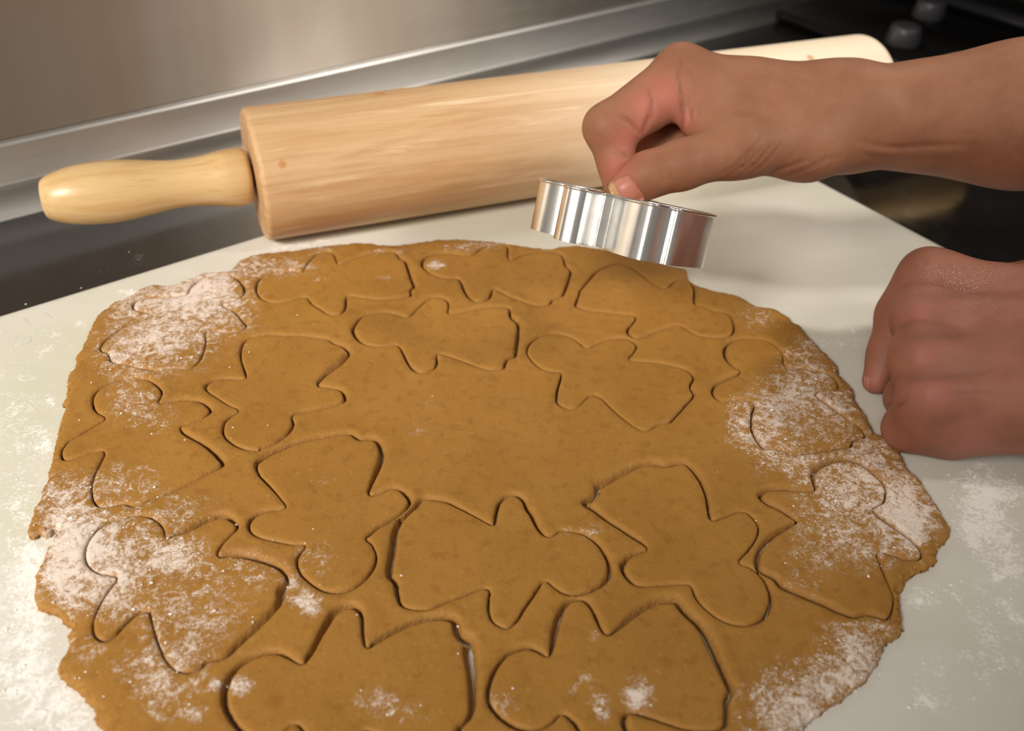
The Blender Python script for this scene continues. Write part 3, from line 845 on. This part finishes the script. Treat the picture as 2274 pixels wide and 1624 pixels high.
def make_cutter():
    e = bpy.data.objects.new('cookie_cutter', None)
    COL.objects.link(e)
    thing(e, 'shiny tin angel cookie cutter held tilted above the dough by the upper hand', 'cookie cutter')
    L = catmull(np.array(TEMPLATE) / 1000, 5)
    n = normals2(L)
    m = len(L)
    t = .00016
    V, Fc = [], []
    zs_ = np.linspace(0, CUT_H, 5)
    for z in zs_:
        for p, q in zip(L, n):
            V.append((p[0] - q[0] * t, p[1] - q[1] * t, z))
    for z in zs_[::-1]:
        for p, q in zip(L, n):
            V.append((p[0] + q[0] * t, p[1] + q[1] * t, z))
    R = len(zs_) * 2
    for i in range(R):
        for k in range(m):
            a, b = i * m + k, i * m + (k + 1) % m
            i2 = (i + 1) % R
            Fc.append((a, b, i2 * m + (k + 1) % m, i2 * m + k))
    a = np.sum(L[:, 0] * np.roll(L[:, 1], -1) - np.roll(L[:, 0], -1) * L[:, 1])
    if a < 0:
        Fc = [f[::-1] for f in Fc]
    band = mesh_obj('wall_band', V, Fc, MAT['tin'], parent=e)
    band.data.set_sharp_from_angle(angle=.7)
    # rolled safety rim
    V, Fc = [], []
    rr, ns = .00085, 8
    for p, q in zip(L, n):
        for k in range(ns):
            an = 2 * math.pi * k / ns
            V.append((p[0] - q[0] * rr * math.cos(an) * .9, p[1] - q[1] * rr * math.cos(an) * .9, CUT_H - .0004 + rr * math.sin(an)))
    for i in range(m):
        for k in range(ns):
            Fc.append((i * ns + k, i * ns + (k + 1) % ns, ((i + 1) % m) * ns + (k + 1) % ns, ((i + 1) % m) * ns + k))
    mesh_obj('rolled_rim', V, Fc, MAT['tin'], parent=e)
    # overlapped seam at the waist
    i0 = int(np.argmin(np.hypot(L[:, 0] + .0192, L[:, 1] + .0096)))
    V, Fc = [], []
    ids = [(i0 + k) % m for k in range(-4, 5)]
    for i in ids:
        p, q = L[i], n[i]
        off = .00055
        V += [(p[0] - q[0] * off, p[1] - q[1] * off, .0003), (p[0] - q[0] * off, p[1] - q[1] * off, CUT_H - .001)]
    k0 = len(V)
    for i in ids:
        p, q = L[i], n[i]
        V += [(p[0] - q[0] * .0001, p[1] - q[1] * .0001, .0003), (p[0] - q[0] * .0001, p[1] - q[1] * .0001, CUT_H - .001)]
    for j in range(len(ids) - 1):
        Fc += [(2 * j, 2 * j + 2, 2 * j + 3, 2 * j + 1)]
    Fc += [(0, 1, k0 + 1, k0), (k0 - 2, k0 + 2 * len(ids) - 2, k0 + 2 * len(ids) - 1, k0 - 1)]
    mesh_obj('seam', V, Fc, MAT['tin'], parent=e, smooth=False)
    e.matrix_world = Matrix.Translation(CUT_T) @ CUT_R.to_quaternion().to_matrix().to_4x4()
    return e
cutter = make_cutter()
# ------------------------------------------------------------------ hands: one continuous skin each, from a blended distance field
def seg_d(P, a, b, ra, rb):
    ab = b - a
    t = np.clip(((P - a) @ ab) / (ab @ ab + 1e-12), 0, 1)
    return np.linalg.norm(P - (a + t[:, None] * ab), axis=1) - (ra + (rb - ra) * t)
def smin(a, b, k):
    h = np.maximum(k - np.abs(a - b), 0) / k
    return np.minimum(a, b) - h * h * k * .25

class Flesh:
    """groups: name -> list of (a, b, ra, rb); the palm group blends into every finger, fingers stay apart"""
    def __init__(self, palm, fingers, kp=.014, kf=.005, kj=.008):
        self.palm, self.fingers, self.kp, self.kf, self.kj = palm, fingers, kp, kf, kj
    def __call__(self, P):
        d = None
        for s in self.palm:
            q = seg_d(P, *s)
            d = q if d is None else smin(d, q, self.kp)
        out = d
        for f in self.fingers:
            e = None
            for s in f:
                q = seg_d(P, *s)
                e = q if e is None else smin(e, q, self.kf)
            out = np.minimum(out, smin(d, e, self.kj))
        return out

def surface_nets(sdf, lo, hi, h, blk=12):
    n = np.ceil((hi - lo) / h).astype(int) + 2
    D = np.ones(n, np.float32)
    ax = [lo[i] + h * np.arange(n[i]) for i in range(3)]
    cells = [(i, j, k) for i in range(0, n[0], blk) for j in range(0, n[1], blk) for k in range(0, n[2], blk)]
    ctr = np.array([[ax[q][min(c[q] + blk // 2, n[q] - 1)] for q in range(3)] for c in cells])
    dc = sdf(ctr)
    rad = blk * h * .95
    for c, d in zip(cells, dc):
        sl = tuple(slice(c[q], min(c[q] + blk, n[q])) for q in range(3))
        if abs(d) > rad:
            D[sl] = np.sign(d)
            continue
        g = np.meshgrid(*[ax[q][sl[q]] for q in range(3)], indexing='ij')
        D[sl] = sdf(np.stack([x.ravel() for x in g], -1)).reshape(g[0].shape)
    s = D < 0
    c8 = [s[i:n[0] - 1 + i, j:n[1] - 1 + j, k:n[2] - 1 + k] for i in (0, 1) for j in (0, 1) for k in (0, 1)]
    anyc = np.logical_or.reduce(c8)
    allc = np.logical_and.reduce(c8)
    act = anyc & ~allc
    idx = -np.ones(act.shape, int)
    ids = np.argwhere(act)
    idx[tuple(ids.T)] = np.arange(len(ids))
    V = lo + (ids + .5) * h
    quads = []
    for axis in range(3):
        sl0 = [slice(None)] * 3
        sl1 = [slice(None)] * 3
        sl0[axis] = slice(0, -1)
        sl1[axis] = slice(1, None)
        a, b = s[tuple(sl0)], s[tuple(sl1)]
        e = np.argwhere(a != b)
        u, v = (axis + 1) % 3, (axis + 2) % 3
        ok = (e[:, u] > 0) & (e[:, v] > 0) & (e[:, u] < n[u] - 1) & (e[:, v] < n[v] - 1)
        e = e[ok]
        flip = a[tuple(e.T)]
        du = np.zeros(3, int); du[u] = 1
        dv = np.zeros(3, int); dv[v] = 1
        q = np.stack([idx[tuple((e - du - dv).T)], idx[tuple((e - dv).T)], idx[tuple(e.T)], idx[tuple((e - du).T)]], -1)
        q[~flip] = q[~flip][:, ::-1]
        quads.append(q)
    Q = np.vstack(quads)
    Q = Q[(Q >= 0).all(1)]
    eps = h * .2
    def grad(V):
        return np.stack([(sdf(V + d) - sdf(V - d)) / (2 * eps) for d in np.eye(3) * eps], -1)
    for _ in range(4):
        g = grad(V)
        g2 = np.maximum((g * g).sum(1), .25)
        V = V - (sdf(V) / g2)[:, None] * g
    return V, Q

def poly_dist(uv, pts):
    out = np.full(len(uv), 1e9)
    par = np.zeros(len(uv))
    L = np.r_[0, np.cumsum([math.dist(a, b) for a, b in zip(pts[:-1], pts[1:])])]
    for i, (a, b) in enumerate(zip(pts[:-1], pts[1:])):
        a, b = np.array(a, float), np.array(b, float)
        ab = b - a
        t = np.clip(((uv - a) @ ab) / (ab @ ab), 0, 1)
        d = np.linalg.norm(uv - (a + t[:, None] * ab), axis=1)
        near = d < out
        par[near] = ((L[i] + t * (L[i + 1] - L[i])) / L[-1])[near]
        out = np.minimum(out, d)
    return out, np.sin(np.pi * (.04 + .92 * par)) ** .7

def vnormals(V, Q):
    n = np.cross(V[Q[:, 2]] - V[Q[:, 0]], V[Q[:, 3]] - V[Q[:, 1]])
    N = np.zeros_like(V)
    for k in range(4):
        np.add.at(N, Q[:, k], n)
    return N / (np.linalg.norm(N, axis=1)[:, None] + 1e-12)

def build_hand(name, flesh, lo, hi, h, mat, folds, swells, pink, flour, label):
    V, Q = surface_nets(flesh, lo, hi, h)
    for _ in range(3):
        A = np.zeros_like(V)
        c = np.zeros(len(V))
        for k in range(4):
            for m in (1, 3):
                np.add.at(A, Q[:, k], V[Q[:, (k + m) % 4]])
                np.add.at(c, Q[:, k], 1)
        V = V * .5 + A / np.maximum(c, 1)[:, None] * .5
    N = vnormals(V, Q)
    uv = survey(V)
    facing = np.clip(((CAM - V) / np.linalg.norm(CAM - V, axis=1)[:, None] * N).sum(1) * 2.5, 0, 1)
    crease = np.zeros(len(V))
    disp = np.zeros(len(V))
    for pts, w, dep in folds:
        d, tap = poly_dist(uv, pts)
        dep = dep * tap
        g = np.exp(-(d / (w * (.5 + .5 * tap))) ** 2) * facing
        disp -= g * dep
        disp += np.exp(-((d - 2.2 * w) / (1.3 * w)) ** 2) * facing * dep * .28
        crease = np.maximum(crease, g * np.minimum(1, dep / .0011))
    for pts, w, up in swells:
        d, tap = poly_dist(uv, pts)
        disp += np.exp(-(d / w) ** 2) * facing * up * tap
    V = V + N * disp[:, None]
    pk = np.zeros(len(V))
    for u, v, r in pink:
        pk = np.maximum(pk, np.exp(-(np.hypot(uv[:, 0] - u, uv[:, 1] - v) / r) ** 2) * facing)
    ctr = tuple(float(x) for x in V.mean(0))
    o = mesh_obj(name, V, Q, mat, loc=ctr)
    point_attr(o, 'pink', pk)
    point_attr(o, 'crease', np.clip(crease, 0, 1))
    point_attr(o, 'flour', dust_field(V, flour) if flour else np.zeros(len(V)))
    thing(o, label, 'hand')
    return o, V, Q

def make_nail(hand, V, Q, corners, tip_from, lift=.0005, n=(9, 9), mat='nail'):
    """corners: cuticle a, cuticle b, tip b, tip a, in survey pixels, laid on the skin found there"""
    bvh = BVHTree.FromPolygons([Vector(v) for v in V], [tuple(int(i) for i in q) for q in Q])
    a, b, c, d = [np.array(p, float) for p in corners]
    G = []
    for j in np.linspace(0, 1, n[1]):
        for i in np.linspace(0, 1, n[0]):
            x = i * 2 - 1
            e = (1 - abs(x) ** 3 * (.14 if j < .5 else .10))
            jj = .5 + (j - .5) * e
            p = (a * (1 - i) + b * i) * (1 - jj) + (d * (1 - i) + c * i) * jj
            r = Vector(ray(*p)).normalized()
            hit = bvh.ray_cast(Vector(CAM), r)
            if hit[0] is None:
                hit = bvh.find_nearest(Vector(CAM) + r * float(np.mean(np.linalg.norm(V - CAM, axis=1))))
            G.append(np.array(hit[0]) - np.array(r) * lift * (1.0 if 0 < i < 1 else .5))
    nx = n[0]
    Fq = [(j * nx + i, j * nx + i + 1, (j + 1) * nx + i + 1, (j + 1) * nx + i) for j in range(n[1] - 1) for i in range(nx - 1)]
    G = np.array(G)
    back = len(G)
    cen = [np.array(Vector(ray(*((a + b + c + d) / 4))).normalized())] * back
    G2 = np.vstack([G, G + np.array(cen) * .0007])
    F2 = Fq + [tuple(back + i for i in f[::-1]) for f in Fq]
    per = [i for i in range(nx)] + [j * nx + nx - 1 for j in range(1, n[1])] + [(n[1] - 1) * nx + i for i in range(nx - 2, -1, -1)] + [j * nx for j in range(n[1] - 2, 0, -1)]
    F2 += [(per[i], per[(i + 1) % len(per)], back + per[(i + 1) % len(per)], back + per[i]) for i in range(len(per))]
    o = mesh_obj('fingernail', G2, F2, MAT[mat], loc=tuple(hand.location), parent=hand)
    o.data.materials.append(MAT['nail_tip'])
    for k, p in enumerate(o.data.polygons):
        row = (k % len(Fq)) // (nx - 1)
        if k < 2 * len(Fq) and row >= tip_from:
            p.material_index = 1
    return o

def J(u, v, depth, rpx):
    return (on_depth(u, v, depth), rpx * depth / FPX)
def JZ(u, v, z, rpx):
    p = on_z(u, v, z)
    return (p, rpx * float((p - CAM) @ _F) / FPX)
def chain(*js):
    return [(a[0], b[0], a[1], b[1]) for a, b in zip(js[:-1], js[1:])]

# --- right hand, pinching the cutter
wr = J(1866, 262, .500, 97)
wr2 = J(1866, 262, .520, 88)
el = J(2274, 255, .495, 149)
el2 = J(2274, 255, .515, 140)
far_ = J(3700, 150, .500, 205)
i_mc = J(1512, 152, .488, 48)
i_mid = J(1690, 210, .494, 55)
m_mc = J(1538, 166, .508, 46)
r_mc = J(1562, 190, .525, 44)
p_mc = J(1600, 222, .541, 40)
th_c = J(1790, 322, .488, 66)
th_m = J(1640, 328, .474, 62)
palm = chain(wr, el, far_) + chain(wr2, el2) + chain(wr, i_mid, i_mc) + chain(J(1860, 250, .510, 80), m_mc) + chain(wr2, r_mc) + chain(wr2, p_mc)
palm += chain(wr, th_c, th_m) + chain(J(1700, 262, .490, 60), J(1580, 232, .487, 40)) + chain(J(1552, 205, .487, 34), J(1545, 275, .480, 32))
index = chain(i_mc, J(1347, 283, .482, 49), J(1369, 360, .485, 39), J(1374, 436, .488, 31)) + chain(J(1492, 208, .484, 46), J(1440, 243, .483, 44), J(1395, 285, .482, 36))
middle = chain(m_mc, J(1392, 292, .503, 46), J(1448, 346, .510, 38), J(1505, 312, .506, 34))
ring = chain(r_mc, J(1430, 300, .522, 44), J(1490, 352, .528, 36), J(1545, 318, .522, 32))
pinky = chain(p_mc, J(1480, 300, .540, 38), J(1530, 345, .545, 32), J(1570, 318, .538, 28))
thumb = chain(th_m, J(1512, 367, .466, 52), J(1440, 388, .467, 48), J(1388, 422, .470, 41))
flesh = Flesh(palm, [index, middle, ring, pinky, thumb], kp=.016, kf=.006, kj=.009)
pts = np.array([q for s in palm + index + middle + ring + pinky + thumb for q in (s[0], s[1])])
lo, hi = pts.min(0) - .05, pts.max(0) + .05
hi[0] = min(hi[0], .62)
lo[2] = max(lo[2], .01)
folds = [
    ([(1514, 128), (1506, 165), (1513, 210), (1512, 292)], 4.5, .0016),
    ([(1437, 196), (1447, 222), (1446, 252), (1426, 297)], 5, .0017),
    ([(1376, 258), (1398, 269), (1420, 297)], 4.5, .0014),
    ([(1378, 341), (1396, 349)], 4, .0007),
    ([(1530, 230), (1536, 260), (1528, 290)], 4, .0008),
    ([(1592, 389), (1632, 368), (1668, 335), (1700, 296)], 4, .0008),
    ([(1612, 391), (1650, 368), (1690, 330)], 3.5, .0007),
    ([(1640, 388), (1680, 362), (1718, 318)], 3.5, .0006),
    ([(1690, 394), (1740, 374), (1800, 352)], 4, .0007),
    ([(1575, 386), (1612, 362), (1640, 330)], 3, .0004),
    ([(1905, 312), (1940, 322), (1968, 326), (2000, 327), (2060, 322), (2170, 320)], 5, .0005),
    ([(1900, 338), (1960, 352), (2020, 360)], 6, .0003),
    ([(1455, 348), (1470, 372), (1474, 400)], 5, .0004), ([(1470, 345), (1486, 372), (1490, 400)], 5, .0004),
    ([(1510, 150), (1530, 165), (1550, 200)], 5, .0004),
    ([(1662, 388), (1702, 360), (1742, 312)], 3.5, .0005), ([(1625, 390), (1672, 352), (1705, 305)], 3, .0004),
    ([(1718, 380), (1752, 352), (1775, 318)], 4, .0004), ([(1556, 226), (1548, 262), (1536, 286)], 4, .0006),
    ([(1745, 392), (1790, 376), (1835, 352), (1870, 345)], 4, .0005),
]
swells = [([(1925, 336), (2000, 342), (2140, 338)], 10, .0007), ([(1495, 118), (1515, 112)], 20, .0008)]
pink = [(1475, 215, 52), (1395, 310, 42), (1372, 375, 36), (1440, 240, 50), (1420, 290, 36), (1520, 262, 30)]
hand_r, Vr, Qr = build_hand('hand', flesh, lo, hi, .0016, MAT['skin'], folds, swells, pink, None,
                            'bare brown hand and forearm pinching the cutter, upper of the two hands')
make_nail(hand_r, Vr, Qr, [(1396, 384), (1436, 442), (1376, 466), (1346, 410)], 6)

# --- left hand, closed and resting on the board
wr = JZ(2440, 790, .050, 118)
f_i, f_m, f_r, f_p = JZ(2062, 616, .055, 47), JZ(2048, 702, .055, 48), JZ(2045, 790, .050, 46), JZ(2066, 884, .042, 44)
palm = chain(f_i, JZ(2420, 690, .055, 90)) + chain(f_m, JZ(2430, 760, .055, 90)) + chain(f_r, JZ(2430, 830, .050, 90)) + chain(f_p, JZ(2430, 890, .045, 88))
palm += chain(JZ(2120, 935, .028, 66), JZ(2400, 925, .030, 92)) + chain(JZ(2170, 760, .040, 80), JZ(2350, 780, .042, 105))
palm += chain(wr, JZ(3900, 800, .10, 185)) + chain(JZ(2160, 660, .040, 60), JZ(2400, 700, .04, 100))
l_index = chain(f_i, JZ(1996, 700, .034, 42), JZ(1972, 785, .018, 36), JZ(1945, 846, .0078, 30))
l_mid = chain(f_m, JZ(2024, 806, .012, 41), JZ(2110, 850, .012, 38), JZ(2180, 840, .016, 34))
l_ring = chain(f_r, JZ(2016, 884, .0125, 42), JZ(2110, 915, .011, 36), JZ(2180, 900, .015, 34))
l_pink = chain(f_p, JZ(2012, 952, .0115, 42), JZ(2100, 968, .0105, 36), JZ(2160, 950, .014, 32))
l_thumb = chain(JZ(2330, 640, .04, 70), JZ(2180, 640, .028, 46), JZ(2090, 690, .016, 40), JZ(2075, 740, .012, 36))
flesh = Flesh(palm, [l_index, l_mid, l_ring, l_pink, l_thumb], kp=.016, kf=.010, kj=.020)
pts = np.array([q for s in palm + l_index + l_mid + l_ring + l_pink + l_thumb for q in (s[0], s[1])])
lo, hi = pts.min(0) - .05, pts.max(0) + .05
hi[0] = min(hi[0], .62)
lo[2] = -.004
folds = [
    ([(1990, 745), (2040, 748), (2100, 742), (2190, 735)], 13, .0010), ([(1985, 838), (2040, 836), (2110, 832), (2200, 828)], 13, .0012),
    ([(2006, 655), (2060, 655), (2130, 650), (2230, 655)], 13, .0009), ([(1970, 905), (1995, 902), (2012, 890)], 5, .0010),
    ([(2040, 935), (2075, 945), (2110, 938), (2200, 905)], 16, .0006),
    ([(1952, 690), (1975, 696)], 3.5, .0005), ([(1947, 705), (1972, 712)], 3.5, .0005), ([(1942, 725), (1966, 730)], 3.5, .0004), ([(1928, 795), (1952, 800)], 3.5, .0004),
    ([(2040, 1008), (2070, 998), (2100, 1004)], 5, .0005), ([(2120, 690), (2200, 672), (2274, 640)], 9, .0003), ([(2090, 880), (2160, 872), (2240, 878)], 6, .0003),
]
swells = [([(2020, 702), (2066, 704)], 30, .0006), ([(2020, 784), (2062, 786)], 28, .0007), ([(2046, 872), (2086, 874)], 28, .0008), ([(2050, 605), (2096, 610)], 28, .0006),
          ([(2090, 788), (2200, 786), (2300, 790)], 16, .0006), ([(2090, 700), (2200, 705), (2300, 720)], 14, .0005), ([(2120, 868), (2200, 860), (2300, 850)], 18, .0005)]
pink = [(2050, 790, 30), (2075, 872, 40), (2040, 700, 26), (2150, 985, 50), (1945, 850, 24)]
flour = [(2080, 605, 70, 40, 1.0), (2150, 640, 70, 50, .9), (2230, 600, 60, 30, .8), (2030, 680, 30, 40, .8), (2200, 690, 60, 60, .55), (2022, 906, 10, 14, .9)]
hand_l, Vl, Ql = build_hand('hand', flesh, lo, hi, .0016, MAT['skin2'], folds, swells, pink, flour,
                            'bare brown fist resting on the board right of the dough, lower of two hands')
make_nail(hand_l, Vl, Ql, [(1920, 832), (1933, 838), (1928, 870), (1917, 862)], 8, lift=.0002, mat='nail_dark')

def make_cooktop():
    e = bpy.data.objects.new('cooktop', None)
    COL.objects.link(e)
    thing(e, 'black cooktop with round grey knobs at the far right, beyond the rolling pin', 'cooktop')
    d1, d2, up = np.array([*right_d, 0]), np.array([*far_d, 0]), np.array([0, 0, 1.0])
    zt = CZ + .012
    k1, k2 = on_z(2060, 38, zt), on_z(2003, 96, zt)
    a = on_z(2120, 18, zt)
    b = on_z(2274, 66, zt)
    ctr = (k1 + k2) / 2 + d2 * .10 + d1 * .05
    ctr[2] = CZ + .006
    rounded_box('glass_top', ctr, d1 * .50, d2 * .36, up * .0118, MAT['black'], e)
    t = (b - a) / np.linalg.norm(b - a)
    w = np.cross(up, t)
    rounded_box('front_trim', (a + b) / 2 + t * .05 + up * .006, t * .46, w * .022, up * .012, MAT['rail'], e, .002)
    for k in (k1, k2):
        prof = [(.0, .016), (.002, .0168), (.012, .0150), (.0165, .0140), (.018, .012), (.0182, .004)]
        V, Fc, seg = [], [], 28
        for z, r in prof:
            for i in range(seg):
                an = 2 * math.pi * i / seg
                V.append((k[0] + r * math.cos(an), k[1] + r * math.sin(an), zt + z))
        for i in range(len(prof) - 1):
            for j in range(seg):
                q, s = i * seg + j, i * seg + (j + 1) % seg
                Fc.append((q, s, s + seg, q + seg))
        Fc.append(tuple((len(prof) - 1) * seg + j for j in range(seg)))
        mesh_obj('knob', V, Fc, MAT['knob'], parent=e)
    return e
MAT['rail'] = simple('dark_blue_grey_rail', lin(30, 31, 38), .4, 0)
cooktop = make_cooktop()

# ------------------------------------------------------------------ loose flour grains
def make_grains():
    V, Fc = [], []
    def grain(p, s):
        b = len(V)
        ax = rng.normal(size=3)
        for k in range(6):
            v = np.zeros(3)
            v[k // 2] = 1 if k % 2 else -1
            v = v * rng.uniform(.5, 1.2) + ax * .12
            V.append(tuple(np.asarray(p) + v * s * np.array([1, 1, .35]) + np.array([0, 0, s * .12])))
        for f in ((0, 2, 4), (2, 1, 4), (1, 3, 4), (3, 0, 4), (2, 0, 5), (1, 2, 5), (3, 1, 5), (0, 3, 5)):
            Fc.append(tuple(b + i for i in f))
    poly = S
    def on_sheet(p):
        x, y = p[0], p[1]
        a, b = poly, np.roll(poly, -1, 0)
        c = ((a[:, 1] > y) != (b[:, 1] > y)) & (x < (b[:, 0] - a[:, 0]) * (y - a[:, 1]) / (b[:, 1] - a[:, 1] + 1e-15) + a[:, 0])
        return c.sum() % 2 == 1
    for blobs, cnt, onto in ((BOARD_DUST, 26, False), (DUST, 7, True)):
        for u, v, ru, rv, am in blobs:
            for _ in range(int(cnt * am * min(2.2, ru * rv / 1500))):
                q = (u + rng.normal() * ru * .75, v + rng.normal() * rv * .75)
                p = on_z(*q, 0)
                if on_sheet(p):
                    p = on_z(*q, DT)
                    if not onto and rng.random() < .8:
                        continue
                    p[2] = DT + .0001
                grain(p, abs(rng.normal()) * .00032 + .00016)
    for q in [(595, 945), (372, 937), (336, 964), (410, 977), (1156, 1211), (1205, 1155), (890, 1279), (525, 1166), (841, 1201), (816, 1350), (1016, 1392), (792, 1366), (1018, 1453), (893, 1279), (1678, 1157), (517, 950), (553, 782), (660, 700), (960, 880), (300, 860), (180, 640), (230, 640)]:
        p = on_z(*q, DT)
        if not on_sheet(p):
            p = on_z(*q, 0)
        grain(p, .0006)
    VV = np.array(V)
    out = []
    for n_, f in enumerate(Fc):
        g = VV[(n_ // 8) * 6:(n_ // 8) * 6 + 6].mean(0)
        a, b, c = VV[list(f)]
        out.append(f if np.cross(b - a, c - a) @ (a - g) > 0 else f[::-1])
    o = mesh_obj('flour_grains', V, out, MAT['flour'], smooth=False)
    o['kind'] = 'stuff'
    thing(o, 'loose white flour grains scattered over the board and dough', 'flour')
make_grains()
